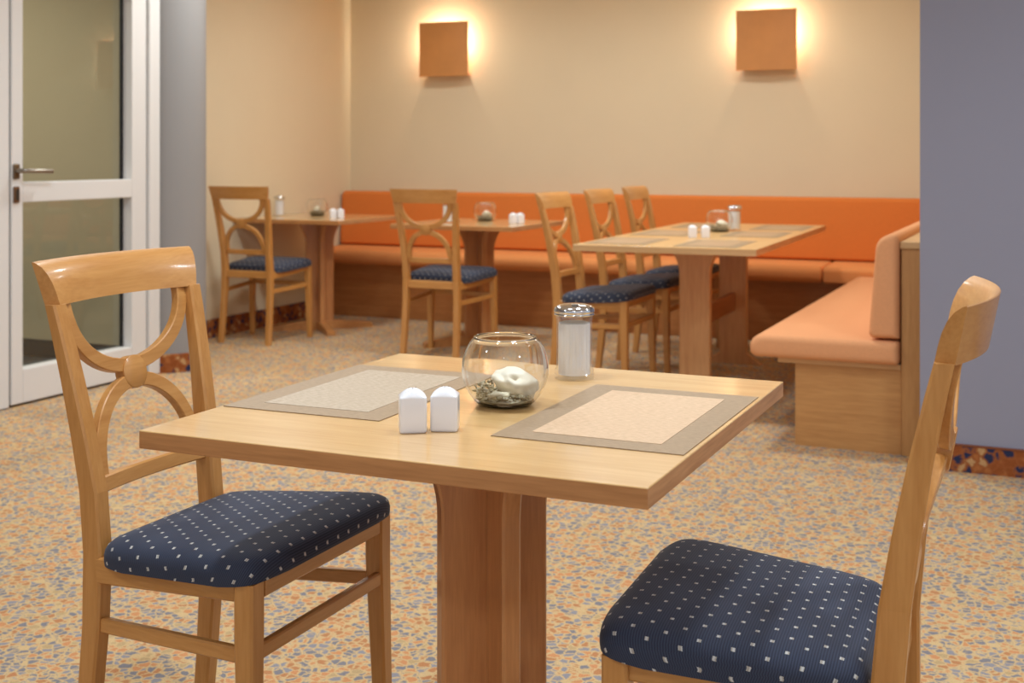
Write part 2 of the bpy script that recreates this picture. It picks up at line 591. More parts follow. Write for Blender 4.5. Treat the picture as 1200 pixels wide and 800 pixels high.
# frame post on the hinge side and head
dpart('frame_post', 5.230, 5.315, 0.0, 2.22, M['white'], -0.09, 0.015, 0.006)
dpart('frame_head', 4.29, 5.230, 2.11, 2.22, M['white'], -0.09, 0.015, 0.006)
# handle
b = bmesh.new()
box(b, 0.0, 0.012, 0.010, 0.047, 1.052, 1.122, bevel=0.006, seg=3)
hs = obj('handle_plate', b, plain('aged_bronze', srgb(112, 92, 70), 0.4, metal=0.8), door, smooth=40)
b = bmesh.new()
path = [Vector((0.008, 0.028, 1.09)), Vector((0.045, 0.028, 1.09)), Vector((0.055, 0.040, 1.09)), Vector((0.055, 0.20, 1.086))]
def tube(bm, path, r, seg=12):
    rings = []
    for i, p in enumerate(path):
        t = (path[min(i + 1, len(path) - 1)] - path[max(i - 1, 0)]).normalized()
        s = t.cross(Vector((0, 0, 1))).normalized()
        u = s.cross(t)
        rings.append([p + s * r * math.cos(2 * PI * k / seg) + u * r * math.sin(2 * PI * k / seg) for k in range(seg)])
    loft(bm, rings)
tube(b, path, 0.011)
obj('lever', b, M['steel'], hs, smooth=50)
b = bmesh.new()
box(b, 0.0, 0.012, 0.012, 0.046, 0.942, 1.018, bevel=0.006, seg=3)
kp = obj('keyhole_plate', b, plain('bronze_plate', srgb(120, 88, 62), 0.4, metal=0.7), door, smooth=40)
b = bmesh.new()
box(b, 0.011, 0.0145, 0.021, 0.038, 0.955, 1.005, bevel=0.003)
obj('keyhole', b, M['dark'], kp)
# fixed side leaf to the left of the door
d2 = bpy.data.objects.new('door_2', None)
link(d2)
struct(d2, 'white edge of the fixed leaf left of the glass door', 'door')
d2.location = (DW, 4.29, 0)
def d2part(name, y0, y1, z0, z1, m=M['white'], x0=-0.055, x1=0.0):
    b = bmesh.new()
    box(b, x0, x1, y0 - 4.29, y1 - 4.29, z0, z1, bevel=0.004)
    return obj(name, b, m, d2)
d2part('stile', 4.185, 4.292, 0.004, 2.10)
d2part('stile', 3.40, 3.50, 0.004, 2.10)
d2part('rail', 3.50, 4.185, 0.004, 0.168)
d2part('rail', 3.50, 4.185, 1.98, 2.10)
d2part('rail', 3.50, 4.185, 0.943, 1.037)
d2part('glass_pane', 3.50, 4.185, 0.168, 0.943, M['doorglass'], -0.032, -0.026)
d2part('glass_pane', 3.50, 4.185, 1.037, 1.98, M['doorglass'], -0.032, -0.026)
d2part('frame_post', 3.30, 3.392, 0.0, 2.22)
d2part('frame_head', 3.392, 4.28, 2.11, 2.22)
b = bmesh.new()
box(b, -0.05, -0.012, 0.002, 0.014, 0.004, 2.10)
obj('gasket', b, M['gasket'], d2)

# ------------------------------------------------------------------ chairs
def y_post(z):      # centre line of the rear post (local y, forward positive)
    pts = [(0.0, 0.0), (0.15, 0.016), (0.32, 0.030), (0.47, 0.032), (0.58, 0.020), (0.72, -0.003), (0.86, -0.033), (0.97, -0.060)]
    for (a, ya), (c, yc) in zip(pts[:-1], pts[1:]):
        if z <= c:
            t = (z - a) / (c - a)
            return ya + (yc - ya) * t
    return pts[-1][1]
def x_post(z):
    pts = [(0.0, 0.172), (0.45, 0.163), (0.57, 0.163), (0.97, 0.196)]
    for (a, xa), (c, xc) in zip(pts[:-1], pts[1:]):
        if z <= c:
            return xa + (xc - xa) * (z - a) / (c - a)
    return pts[-1][1]
SEATX = 0.24
def sag(z):         # how far the middle of the back bows backwards
    return 0.012 + (0.037 - 0.012) * max(0, min(1, (z - 0.56) / 0.34))
def y_back(x, z):
    xm = 0.2
    return y_post(z) - sag(z) * (1 - (x / xm) ** 2)
RAIL0, RAIL1 = 0.893, 0.972

def make_chair():
    t = thing('dining_chair', '', 'chair')
    # seat cushion: bowed outline, domed top
    n = 64
    def outline(k):
        a = 2 * PI * (k + 0.5) / n
        c, sn = math.cos(a), math.sin(a)
        e = 0.16
        u = math.copysign(abs(c) ** e, c)
        v = math.copysign(abs(sn) ** e, sn)
        y = 0.237 + 0.183 * v
        half = 0.186 + (0.238 - 0.186) * (y - 0.02) / 0.41
        x = half * u + 0.013 * (1 - v * v) * u
        y += 0.018 * (1 - u * u) * max(0, v)
        return x, y
    def zs(y):
        return 0.443 + 0.028 * (y - 0.02) / 0.41
    rings = []
    for sc, dz in ((0.975, -0.005), (0.996, -0.004), (1.0, 0.002), (1.0, 0.010), (0.992, 0.019), (0.970, 0.027), (0.93, 0.0335), (0.86, 0.0385), (0.74, 0.0425), (0.54, 0.0455), (0.28, 0.0470), (0.06, 0.0475)):
        r = []
        for k in range(n):
            x, y = outline(k)
            x2, y2 = x * sc, 0.225 + (y - 0.225) * sc
            bow = 0.010 * (1 - (2 * (y2 - 0.225) / 0.41) ** 2) if -0.004 <= dz < 0.01 else 0.0
            r.append(Vector((x2, y2, zs(y2) + dz - max(0, bow) * (0.6 if dz > 0 else 1.0))))
        rings.append(r)
    bm = bmesh.new()
    vr = loft(bm, rings)
    # fabric coordinates: arc length outwards from the middle of the seat
    uvc = {}
    for k in range(n):
        d = Vector((rings[-1][k].x, rings[-1][k].y - 0.225, 0)).normalized()
        acc = Vector((rings[-1][k].x, rings[-1][k].y - 0.225, 0)).length
        for i in range(len(rings) - 1, -1, -1):
            if i < len(rings) - 1:
                acc += (rings[i][k] - rings[i + 1][k]).length
            uvc[vr[i][k]] = (d.x * acc + 5.0, d.y * acc + 5.0)
    lay = bm.loops.layers.uv.new('UVMap')
    for f in bm.faces:
        for lp in f.loops:
            lp[lay].uv = uvc[lp.vert]
    obj('seat_cushion', bm, M['navy'], t, smooth=75)
    # frame under the cushion
    bm = bmesh.new()
    beam(bm, (-0.188, 0.40, 0.452), (0.188, 0.40, 0.452), 0.022, 0.040)
    obj('front_apron', bm, M['chair_x'], t)
    bm = bmesh.new()
    beam(bm, (-0.155, 0.032, 0.427), (0.155, 0.032, 0.427), 0.022, 0.044)
    obj('rear_apron', bm, M['chair_x'], t)
    for s in (-1, 1):
        bm = bmesh.new()
        beam(bm, (s * 0.170, 0.045, 0.424), (s * 0.206, 0.388, 0.451), 0.022, 0.046)
        obj('side_apron', bm, M['chair_y'], t)
    # front legs
    for s in (-1, 1):
        bm = bmesh.new()
        post(bm, [(s * 0.216, 0.404, 0.0, 0.014, 0.014), (s * 0.213, 0.398, 0.20, 0.0165, 0.0165), (s * 0.209, 0.394, 0.38, 0.019, 0.019), (s * 0.209, 0.394, 0.4625, 0.019, 0.019)])
        obj('front_leg', bm, M['chair_z'], t)
    # rear legs running up to the top rail
    for s in (-1, 1):
        bm = bmesh.new()
        st = []
        for z, hx, hy in ((0.0, 0.016, 0.016), (0.15, 0.0165, 0.018), (0.32, 0.017, 0.020), (0.45, 0.0175, 0.0215), (0.56, 0.0175, 0.021), (0.66, 0.0172, 0.0185), (0.76, 0.0170, 0.016), (0.85, 0.0168, 0.014), (RAIL0 + 0.002, 0.0165, 0.013)):
            st.append((s * x_post(z), y_post(z), z, hx, hy))
        post(bm, st)
        obj('rear_leg', bm, M['chair_z'], t)
    # top rail: bowed back, rounded upper front edge
    bm = bmesh.new()
    rings = []
    m = 28
    W0, W1 = 0.196, 0.213
    H = RAIL1 - RAIL0
    prof = [(0.0135, 0.0), (0.0135, 0.30), (0.0120, 0.52), (0.0080, 0.72), (0.0010, 0.88), (-0.0080, 0.975), (-0.0128, 1.0), (-0.0145, 0.985), (-0.0145, 0.5), (-0.0145, 0.0)]
    for i in range(m + 1):
        q = -1 + 2 * i / m
        x = q * W0
        sg = 0.038 * (1 - q * q)
        sl = 2 * 0.038 * q / W0               # dy/dx
        nx, ny = -sl / math.hypot(1, sl), 1 / math.hypot(1, sl)
        r = []
        for py, pz in prof:
            z = RAIL0 + pz * H
            yb = y_post(RAIL0) - (z - RAIL0) * 0.20
            r.append((q * (W0 + (W1 - W0) * pz) + nx * py, yb - sg + ny * py, z))
        rings.append(r)
    loft(bm, rings)
    obj('top_rail', bm, M['chair_x'], t, smooth=50)
    # lower cross rail of the back
    bm = bmesh.new()
    pa, fr = [], []
    for i in range(13):
        x = -0.150 + 0.300 * i / 12
        pa.append(Vector((x, y_post(0.566) - 0.012 * (1 - (x / 0.15) ** 2), 0.566)))
        fr.append((Vector((0, 1, 0)), Vector((0, -0.15, 1)).normalized()))
    sweep(bm, pa, fr, 0.017, 0.030)
    obj('cross_rail', bm, M['chair_x'], t, smooth=28)
    # two arches meeting in a round medallion
    def arch(fx, fz, name):
        bm = bmesh.new()
        pa, fr = [], []
        K = 28
        pts = []
        for i in range(K + 1):
            th = PI * i / K
            x, z = fx(th), fz(th)
            pts.append(Vector((x, y_back(x, z), z)))
        for i, p in enumerate(pts):
            tg = (pts[min(i + 1, K)] - pts[max(i - 1, 0)]).normalized()
            yv = Vector((0, 1, 0.18)).normalized()
            u = tg.cross(yv).normalized()
            v = u.cross(tg).normalized()
            pa.append(p); fr.append((u, v))
        sweep(bm, pa, fr, 0.027, 0.018, 0.0018)
        obj(name, bm, M['chair_x'], t, smooth=28)
    arch(lambda a: 0.162 * math.cos(a), lambda a: RAIL0 + 0.004 - (RAIL0 + 0.004 - 0.758) * math.sin(a) ** 0.92, 'upper_arch')
    arch(lambda a: 0.134 * math.cos(a), lambda a: 0.578 + (0.730 - 0.578) * math.sin(a) ** 0.92, 'lower_arch')
    bm = bmesh.new()
    zc = 0.744
    yc = y_back(0, zc)
    Rm = 0.032
    rings = []
    dirv = Vector((0, 1, 0.2)).normalized()
    uv = Vector((1, 0, 0)); wv = dirv.cross(uv)
    for d, r in ((-0.0125, Rm - 0.002), (-0.0110, Rm), (0.0110, Rm), (0.0125, Rm - 0.002)):
        rings.append([Vector((0, yc, zc)) + dirv * d + uv * r * math.cos(2 * PI * k / 32) + wv * r * math.sin(2 * PI * k / 32) for k in range(32)])
    loft(bm, rings)
    obj('medallion', bm, M['chair_x'], t, smooth=40)
    # stretchers
    for s in (-1, 1):
        bm = bmesh.new()
        beam(bm, (s * 0.167, 0.040, 0.325), (s * 0.210, 0.392, 0.340), 0.016, 0.026)
        obj('side_stretcher', bm, M['chair_y'], t)
    bm = bmesh.new()
    beam(bm, (-0.200, 0.402, 0.344), (0.200, 0.402, 0.344), 0.016, 0.026)
    obj('front_stretcher', bm, M['chair_x'], t)
    return t

chair = make_chair()
GC = 'beech dining chairs with navy dotted seats'
chairs = [   # x, y of the rear feet, facing angle (0 = +X), label
    (-1.628, 1.909, 0.0, 'beech chair with navy dotted seat at the left end of the front table'),
    (-0.200, 1.897, PI + 0.045, 'beech chair seen edge-on in front of the lavender wall, right of the front table'),
    (-4.640, 6.345, 1.60, 'beech chair seen from behind beside the cream left wall, near the glass door'),
    (-3.315, 6.26, 1.54, 'beech chair seen from behind at the table before the middle of the orange bench'),
    (-2.350, 5.90, 0.0, 'beech chair at the long back table, nearest the viewer of its row of three'),
    (-2.345, 6.56, 0.0, 'beech chair in the middle of the row of three at the long back table'),
    (-2.350, 7.21, 0.0, 'beech chair at the long back table, closest to the back bench of its three'),
]
for i, (x, y, a, lab) in enumerate(chairs):
    o = chair if i == 0 else copy_tree(chair)
    o.location = (x, y, 0)
    o.rotation_euler = (0, 0, a - PI / 2)
    o['label'] = lab
    o['group'] = GC

# ------------------------------------------------------------------ tables
def tabletop(parent, hx, hy, z, th, topm, ex, ey):
    bm = bmesh.new()
    fs = box(bm, -hx, hx, -hy, hy, z - th, z)
    bmesh.ops.bevel(bm, geom=list(bm.edges), offset=0.0016, segments=2, profile=0.5, affect='EDGES')
    bm.normal_update()
    for f in bm.faces:
        n = f.normal
        c = f.calc_center_median()
        if c.z > z - 0.0017:
            f.material_index = 0
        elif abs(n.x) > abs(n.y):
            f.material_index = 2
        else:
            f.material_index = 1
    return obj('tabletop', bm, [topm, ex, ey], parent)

def flared_board(bm, L, th, z0, z1, flare, dirx, diry, foot_flare=0.0):
    """upright board, L wide along (dirx,diry), widening in a curve at the top (and at the foot)"""
    st = [(z0, L / 2 + foot_flare), ]
    if foot_flare:
        for k in range(1, 7):
            a = k / 6 * PI / 2
            st.append((z0 + 0.06 * math.sin(a), L / 2 + foot_flare * (1 - math.sin(a)) ** 1.0))
    st.append((z0 + 0.10, L / 2))
    h = 0.15
    for k in range(0, 11):
        a = k / 10
        st.append((z1 - h + h * a, L / 2 + flare * a * a))
    d = Vector((dirx, diry, 0)).normalized()
    s = Vector((-d.y, d.x, 0))
    rings = []
    c = 0.004
    for z, hw in st:
        pr = [(-hw + c, -th / 2), (hw - c, -th / 2), (hw, -th / 2 + c), (hw, th / 2 - c), (hw - c, th / 2), (-hw + c, th / 2), (-hw, th / 2 - c), (-hw, -th / 2 + c)]
        rings.append([d * a + s * b + Vector((0, 0, z)) for a, b in pr])
    loft(bm, rings)

def foot_beam(bm, L, dirx, diry, w=0.055, h=0.055):
    d = Vector((dirx, diry, 0)).normalized()
    s = Vector((-d.y, d.x, 0))
    rings = []
    for a, hh in ((-L, 0.028), (-L + 0.02, 0.036), (-0.12, h), (0.12, h), (L - 0.02, 0.036), (L, 0.028)):
        rings.append([d * a + s * b + Vector((0, 0, z)) for b, z in ((-w / 2, 0.0), (w / 2, 0.0), (w / 2, hh - 0.004), (w / 2 - 0.004, hh), (-w / 2 + 0.004, hh), (-w / 2, hh - 0.004))])
    loft(bm, rings)

def pedestal_table(label, loc, rz=0.0, group=None):
    t = thing('pedestal_table', label, 'table', loc, rz, group)
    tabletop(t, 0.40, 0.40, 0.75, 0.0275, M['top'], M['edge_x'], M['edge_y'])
    bm = bmesh.new(); flared_board(bm, 0.185, 0.032, 0.05, 0.7225, 0.062, 1, 1)
    obj('pedestal_board', bm, M['ped'], t)
    bm = bmesh.new(); flared_board(bm, 0.185, 0.032, 0.05, 0.7225, 0.062, 1, -1)
    obj('pedestal_board', bm, M['ped'], t)
    for s in (1, -1):
        bm = bmesh.new(); foot_beam(bm, 0.355, 1, s)
        obj('foot', bm, M['ped_x'], t)
    return t
GT = 'square pedestal tables'
pedestal_table('square beech pedestal table in the foreground with two placemats', (-0.880, 1.887, 0), 0.0, GT)
pedestal_table('square beech table in the back left corner by the cream wall', (-4.59, 7.11, 0), 0.0, GT)
pedestal_table('square beech table in front of the middle of the back bench', (-3.32, 6.93, 0), 0.0, GT)

TX, TY = -1.71, 6.42
t = thing('trestle_table', 'long beech trestle table with six placemats beside the right bench', 'table', (TX, TY, 0), 0.03)
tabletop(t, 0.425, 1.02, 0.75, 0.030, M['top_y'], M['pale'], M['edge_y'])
for dy in (-0.40, 0.47):
    bm = bmesh.new()
    flared_board(bm, 0.155, 0.045, 0.0, 0.720, 0.062, 1, 0, foot_flare=0.085)
    o = obj('trestle_board', bm, M['ped_t'], t)
    o.location = (0, dy, 0)
bm = bmesh.new()
box(bm, -0.016, 0.016, -0.38, 0.45, 0.30, 0.395, bevel=0.003)
obj('stretcher', bm, M['ped_y'], t)

# ------------------------------------------------------------------ placemats
def placemat(name, w, l, bw, m_in, loc, rz, label, group):
    bm = bmesh.new()
    box(bm, -w / 2, w / 2, -l / 2, l / 2, 0, 0.0012, 0)
    box(bm, -w / 2 + bw, w / 2 - bw, -l / 2 + bw, l / 2 - bw, 0.0006, 0.0018, 1)
    o = obj(name, bm, [M['mat_border'], m_in])
    o.location = loc
    o.rotation_euler = (0, 0, rz)
    tag(o, label, 'placemat', group)
    return o
GM = 'woven placemats'
TZ = 0.7502
placemat('placemat', 0.293, 0.450, 0.046, M['mat_sand'], (-0.6335, 1.892, TZ), 0.0, 'taupe bordered placemat with a sandy centre on the right of the front table', GM)
placemat('placemat', 0.293, 0.440, 0.048, M['mat_grey'], (-1.130, 1.906, TZ), 0.012, 'taupe bordered placemat with a silvery centre on the left of the front table', GM)
tl = [('near left', -0.23, -0.72), ('near right', 0.20, -0.72), ('middle left', -0.23, -0.05), ('middle right', 0.22, 0.03), ('far left', -0.23, 0.66), ('far right', 0.22, 0.66)]
where = {'near left': 'at the near end, chair side', 'near right': 'at the near end, bench side', 'middle left': 'in the middle, chair side', 'middle right': 'in the middle, bench side', 'far left': 'at the far end, chair side', 'far right': 'at the far end, bench side'}
for nm, dx, dy in tl:
    placemat('placemat', 0.293, 0.45, 0.046, M['mat_brown'], (TX + dx, TY + dy, TZ), 0.03, 'taupe placemat on the long back table, ' + where[nm], GM)

# ------------------------------------------------------------------ shakers, bowls, dispensers
def make_shaker():
    """rounded square porcelain body with a barrel-shaped top"""
    bm = bmesh.new()
    hx, hy, h0 = 0.0205, 0.0195, 0.0520
    pts = rounded_poly([(-hx, -hy), (hx, -hy), (hx, hy), (-hx, hy)], [0.0045] * 4, 8)
    # finer outline: extra points on the straight sides
    fine = []
    for i, p in enumerate(pts):
        q = pts[(i + 1) % len(pts)]
        d = math.hypot(q[0] - p[0], q[1] - p[1])
        m = 8 if d > 0.01 else 1
        for k in range(m):
            fine.append((p[0] + (q[0] - p[0]) * k / m, p[1] + (q[1] - p[1]) * k / m))
    def ring(sc, z, dome=0.0):
        r = []
        for x, y in fine:
            x2, y2 = x * sc, y * sc
            r.append((x2, y2, z + dome * max(0, 1 - (x2 / hx) ** 2) ** 0.8 * max(0, 1 - (y2 / hy) ** 2) ** 0.8))
        return r
    D = 0.0128
    rings = [ring(0.92, 0.0), ring(0.985, 0.0012), ring(1.0, 0.004), ring(1.0, h0 - 0.0015), ring(0.99, h0 - 0.0002, D)]
    for sc in (0.96, 0.90, 0.80, 0.68, 0.54, 0.38, 0.2, 0.06):
        rings.append(ring(sc, h0, D))
    loft(bm, rings)
    return bm
sh0 = obj('shaker', make_shaker(), M['porcelain'], smooth=50)
b = bmesh.new()
for dx, dy in ((0, 0), (0.005, 0.003), (-0.005, 0.003), (0.0, -0.006)):
    lathe(b, [(0, 0.0645), (0.0009, 0.0645), (0.0009, 0.0649), (0, 0.0649)], 8, cx=dx, cy=dy)
obj('pour_hole', b, M['dark'], sh0)
GS = 'white porcelain salt and pepper shakers'
yaw = math.radians(24.1)
shakers = [(-0.902, 1.651, yaw + 0.14, 'white porcelain shaker on the front table, the left one nearer the silvery placemat'),
           (-0.862, 1.680, yaw - 0.06, 'white porcelain shaker on the front table, the right one next to the glass bowl'),
           (-1.725, 6.06, yaw, 'left white shaker of the pair on the long back table'),
           (-1.667, 6.09, yaw, 'right white shaker of the pair on the long back table, in front of the bowl'),
           (-3.075, 6.89, yaw + .5, 'white shaker on the middle back table, the one nearer the bowl'),
           (-3.040, 6.916, yaw + .5, 'white shaker on the middle back table, the one nearer the table edge'),
           (-4.395, 6.965, yaw + .4, 'left white shaker of the pair on the back left corner table'),
           (-4.350, 6.985, yaw + .4, 'right white shaker of the pair on the back left corner table')]
for i, (x, y, a, lab) in enumerate(shakers):
    o = sh0 if i == 0 else copy_tree(sh0)
    o.location = (x, y, TZ)
    o.rotation_euler = (0, 0, a)
    tag(o, lab, 'shaker', GS)

def bowl_profile():
    R, rim, H = 0.0725, 0.0510, 0.113
    zc = 0.060
    out = [(0.0, 0.0), (0.040, 0.0), (0.046, 0.0025)]
    a0 = math.acos(min(1, 0.046 / R)); 
    zb = -math.sqrt(R * R - 0.046 ** 2)
    zt = math.sqrt(R * R - rim ** 2)
    k = 22
    sc_dn = (zc - 0.0025) / -zb
    sc_up = (H - zc) / zt
    for i in range(1, k):
        th = -math.acos(0.046 / R) + (math.acos(0.046 / R) + math.acos(rim / R)) * i / k
        r = R * math.cos(th); z = R * math.sin(th)
        z = zc + (z * sc_dn if z < 0 else z * sc_up)
        out.append((r, z))
    out += [(rim + 0.0012, H - 0.003), (rim + 0.0018, H - 0.0015), (rim + 0.0008, H)]
    inner = []
    for r, z in reversed(out[2:]):
        inner.append((max(r - 0.0028, 0), max(z, 0.006) if z < H - 0.002 else z))
    out2 = out + [(rim - 0.0020, H), (rim - 0.0032, H - 0.0015)] + [q for q in inner if q[1] < H - 0.004] + [(0.0, 0.006)]
    return out2
def blob(bm, cx, cy, cz, rx, ry, rz, seed, sub=2, amp=0.12, freq=18.0):
    from mathutils import noise
    r = bmesh.ops.create_icosphere(bm, subdivisions=sub, radius=1.0)
    for v in r['verts']:
        d = 1 + amp * noise.noise(v.co * freq * 0.1 + Vector((seed * 3.1, seed * 1.7, seed)))
        v.co = Vector((cx + v.co.x * rx * d, cy + v.co.y * ry * d, cz + v.co.z * rz * d))
bm = bmesh.new()
lathe(bm, bowl_profile(), 64)
bowl0 = obj('glass_bowl', bm, M['glass'], smooth=60)
# gravel bed
bm = bmesh.new()
rnd = random.Random(3)
lathe(bm, [(0, 0.0072), (0.043, 0.0072), (0.0475, 0.0110), (0.043, 0.0150), (0.02, 0.0165), (0, 0.0170)], 32)
for i in range(420):
    a = rnd.random() * 2 * PI
    r = 0.052 * math.sqrt(rnd.random())
    x, y = r * math.cos(a), r * math.sin(a)
    hgt = 0.010 + 0.020 * max(0.0, -x * 0.9 + y * 0.2) / 0.05
    z = 0.014 + hgt * rnd.random() * 0.8
    rmax = 0.044 + 0.5 * (z - 0.008)
    if r > rmax:
        continue
    s = 0.0019 + 0.0022 * rnd.random()
    if ((x - 0.017) / 0.041) ** 2 + ((y + 0.006) / 0.034) ** 2 + ((z - 0.0350 - 0.16 * (0.019 - x)) / 0.027) ** 2 < 1:
        continue
    blob(bm, x, y, z, s * 1.2, s, s * 0.8, i, 1, 0.4, 30)
grav0 = obj('gravel', bm, M['gravel'], smooth=60)
# ivory stone with a shell-like whorl
bm = bmesh.new()
r = bmesh.ops.create_icosphere(bm, subdivisions=4, radius=1.0)
from mathutils import noise as mn
for v in r['verts']:
    p = v.co.copy()
    d = 1 + 0.20 * mn.noise(p * 1.5 + Vector((2.3, 0.4, 1.1))) + 0.09 * mn.noise(p * 3.8)
    # whorl facing up and to the front
    ax = Vector((0.0, -0.80, 0.60)).normalized()
    ca = p.dot(ax)
    if ca > 0.45:
        t1 = ax.cross(Vector((1, 0, 0))).normalized(); t2 = ax.cross(t1)
        rr = math.acos(max(-1, min(1, ca)))
        an = math.atan2(p.dot(t1), p.dot(t2))
        d -= 0.42 * max(0, 1 - rr / 0.34) + 0.075 * math.sin(an + rr * 13) * max(0, 1 - rr / 1.05)
    v.co = Vector((p.x * 0.037 * d, p.y * 0.029 * d, p.z * 0.0235 * d))
    v.co.z -= 0.16 * v.co.x
stone0 = obj('ivory_stone', bm, M['candle'], smooth=80)
# flat pale pebble in front
bm = bmesh.new()
blob(bm, 0, 0, 0, 0.018, 0.009, 0.0065, 5, 3, 0.3, 14)
peb0 = obj('pale_pebble', bm, plain('pale_pebble_stone', srgb(206, 196, 168), 0.6, noise=0.1, nscale=120), smooth=80)
bowls = [(-0.858, 1.890, 0.0, 'on the front table'), (-1.735, 6.62, 0.6, 'on the long back table'), (-3.375, 7.13, 1.3, 'on the middle back table'), (-4.72, 7.28, 2.2, 'on the back left corner table')]
for i, (x, y, a, w) in enumerate(bowls):
    R = Matrix.Rotation(a + yaw, 4, 'Z')
    for src, off, nm, cat, grp, kind in (
            (bowl0, (0, 0, 0), 'round clear glass bowl with a narrowed rim ', 'bowl', 'glass bowls', None),
            (grav0, (0, 0, 0), 'bed of small greenish grey gravel in the glass bowl ', 'gravel', 'gravel beds', 'stuff'),
            (stone0, (0.017, -0.006, 0.0350), 'ivory shell-like stone in the glass bowl ', 'stone', 'ivory stones', None),
            (peb0, (-0.010, -0.037, 0.022), 'flat pale pebble on the gravel in the glass bowl ', 'pebble', 'pale pebbles', None)):
        if i and src is peb0:
            continue
        o = src if i == 0 else src.copy()
        if i:
            C.objects.link(o)
        p = R @ Vector(off)
        o.location = (x + p.x, y + p.y, TZ + off[2])
        o.rotation_euler = (0, 0, a + yaw)
        tag(o, nm + w, cat, grp if src is not peb0 else None, kind)

def make_dispenser():
    t = thing('sugar_dispenser', '', 'sugar dispenser')
    # fluted glass body: 16 facets
    bm = bmesh.new()
    nseg = 96
    def flute(r, depth):
        out = []
        for k in range(nseg):
            a = 2 * PI * k / nseg
            f = abs(math.sin(a * 8)) ** 0.6
            rr = r - depth * (1 - f)
            out.append((rr * math.cos(a), rr * math.sin(a)))
        return out
    st = [(0.0345, 0.0, 0), (0.0350, 0.002, 0), (0.0350, 0.009, 0), (0.0335, 0.011, 0), (0.0338, 0.016, 0), (0.0325, 0.019, 0.0006), (0.0318, 0.022, 0.0016), (0.0312, 0.050, 0.0016), (0.0312, 0.100, 0.0016), (0.0314, 0.105, 0.0006), (0.0320, 0.108, 0), (0.0326, 0.116, 0)]
    rings = [[(x, y, z) for x, y in flute(r, d)] for r, z, d in st]
    inn = [(0.0298, 0.116), (0.0290, 0.105), (0.0285, 0.095), (0.0285, 0.012), (0.027, 0.008)]
    for r, z in inn:
        rings.append([(x, y, z) for x, y in flute(r, 0)])
    loft(bm, rings)
    obj('glass_body', bm, M['jar'], t, smooth=35)
    bm = bmesh.new()
    loft(bm, [[(x, y, z) for x, y in flute(r, d)] for r, z, d in ((0.0278, 0.0085, 0.0), (0.0284, 0.012, 0.0), (0.0284, 0.020, 0.0015), (0.0284, 0.095, 0.0015), (0.0276, 0.1015, 0.001), (0.022, 0.1035, 0), (0.010, 0.1030, 0), (0.002, 0.1042, 0))])
    obj('sugar_filling', bm, M['sugar'], t, smooth=50)
    bm = bmesh.new()
    lathe(bm, [(0.0325, 0.116), (0.0355, 0.1163), (0.0360, 0.118), (0.0352, 0.1195), (0.0352, 0.121), (0.0362, 0.1225), (0.0362, 0.126), (0.0345, 0.1300), (0.0300, 0.1335), (0.0200, 0.1360), (0.0, 0.1370), (0, 0.1345), (0.02, 0.1340), (0.0325, 0.127)], 64)
    lid = obj('screw_lid', bm, M['chrome'], t, smooth=35)
    bm = bmesh.new()
    box(bm, -0.006, 0.006, -0.024, -0.008, 0.1352, 0.1378, bevel=0.001)
    obj('pour_flap', bm, M['steel'], lid)
    for ch in [t_ for t_ in t.children] + list(lid.children):
        if ch.data:
            ch.data.transform(Matrix.Diagonal((1.055, 1.055, 1.01, 1)))
    return t
disp = make_dispenser()
for i, (x, y, a, w) in enumerate([(-0.841, 2.163, yaw, 'on the front table behind the glass bowl'), (-1.685, 6.76, yaw, 'on the long back table right of the bowl'), (-3.475, 6.81, yaw, 'on the middle back table, partly behind the chair back'), (-4.90, 7.09, yaw, 'on the back left corner table beside the wall')]):
    o = disp if i == 0 else copy_tree(disp)
    o.location = (x, y, TZ)
    o.rotation_euler = (0, 0, a)
    o['label'] = 'glass sugar dispenser with chrome lid ' + w
    o['group'] = 'glass sugar dispensers'

# ------------------------------------------------------------------ benches
def cushion_box(bm, x0, x1, y0, y1, z0, z1, r, seg=5):
    box(bm, x0, x1, y0, y1, z0, z1, bevel=r, seg=seg)

# right bench
RB = thing('corner_bench', 'salmon upholstered bench along the right with a beech end panel', 'bench', (-0.80, 5.04, 0))
ox, oy = -0.80, 5.04
def rb(name, bm, m, sm=None, parent=None):
    bmesh.ops.translate(bm, verts=bm.verts, vec=(-ox, -oy, 0))
    return obj(name, bm, m, parent or RB, smooth=sm)
bm = bmesh.new(); box(bm, -1.012, -0.603, 5.047, 7.78, 0.0, 0.330)
rb('base', bm, M['bench_y'])
bm = bmesh.new(); box(bm, -1.080, -0.603, 5.035, 7.62, 0.330, 0.350, bevel=0.002)
rb('seat_board', bm, M['pale'])
bm = bmesh.new()
prism(bm, rounded_poly([(-1.186, 0.352), (-0.606, 0.352), (-0.606, 0.442), (-1.186, 0.442)], [0.030, 0.015, 0.015, 0.052], 8), 'y', 4.985, 7.625, bevel=0.028, seg=4)
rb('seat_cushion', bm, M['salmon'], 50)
bm = bmesh.new()
prism(bm, rounded_poly([(-0.722, 0.452), (-0.606, 0.452), (-0.606, 0.852), (-0.690, 0.862)], [0.02, 0.005, 0.02, 0.062], 8), 'y', 5.0, 7.98, bevel=0.024, seg=4)
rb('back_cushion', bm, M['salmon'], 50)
bm = bmesh.new()
box(bm, -0.600, -0.530, 5.03, 8.165, 0.0, 0.800, bevel=0.002)
bp_ = rb('end_panel', bm, M['bench_z'])
bm = bmesh.new()
box(bm, -0.604, -0.520, 5.02, 8.165, 0.801, 0.828, bevel=0.003)
rb('top_ledge', bm, M['pale'])

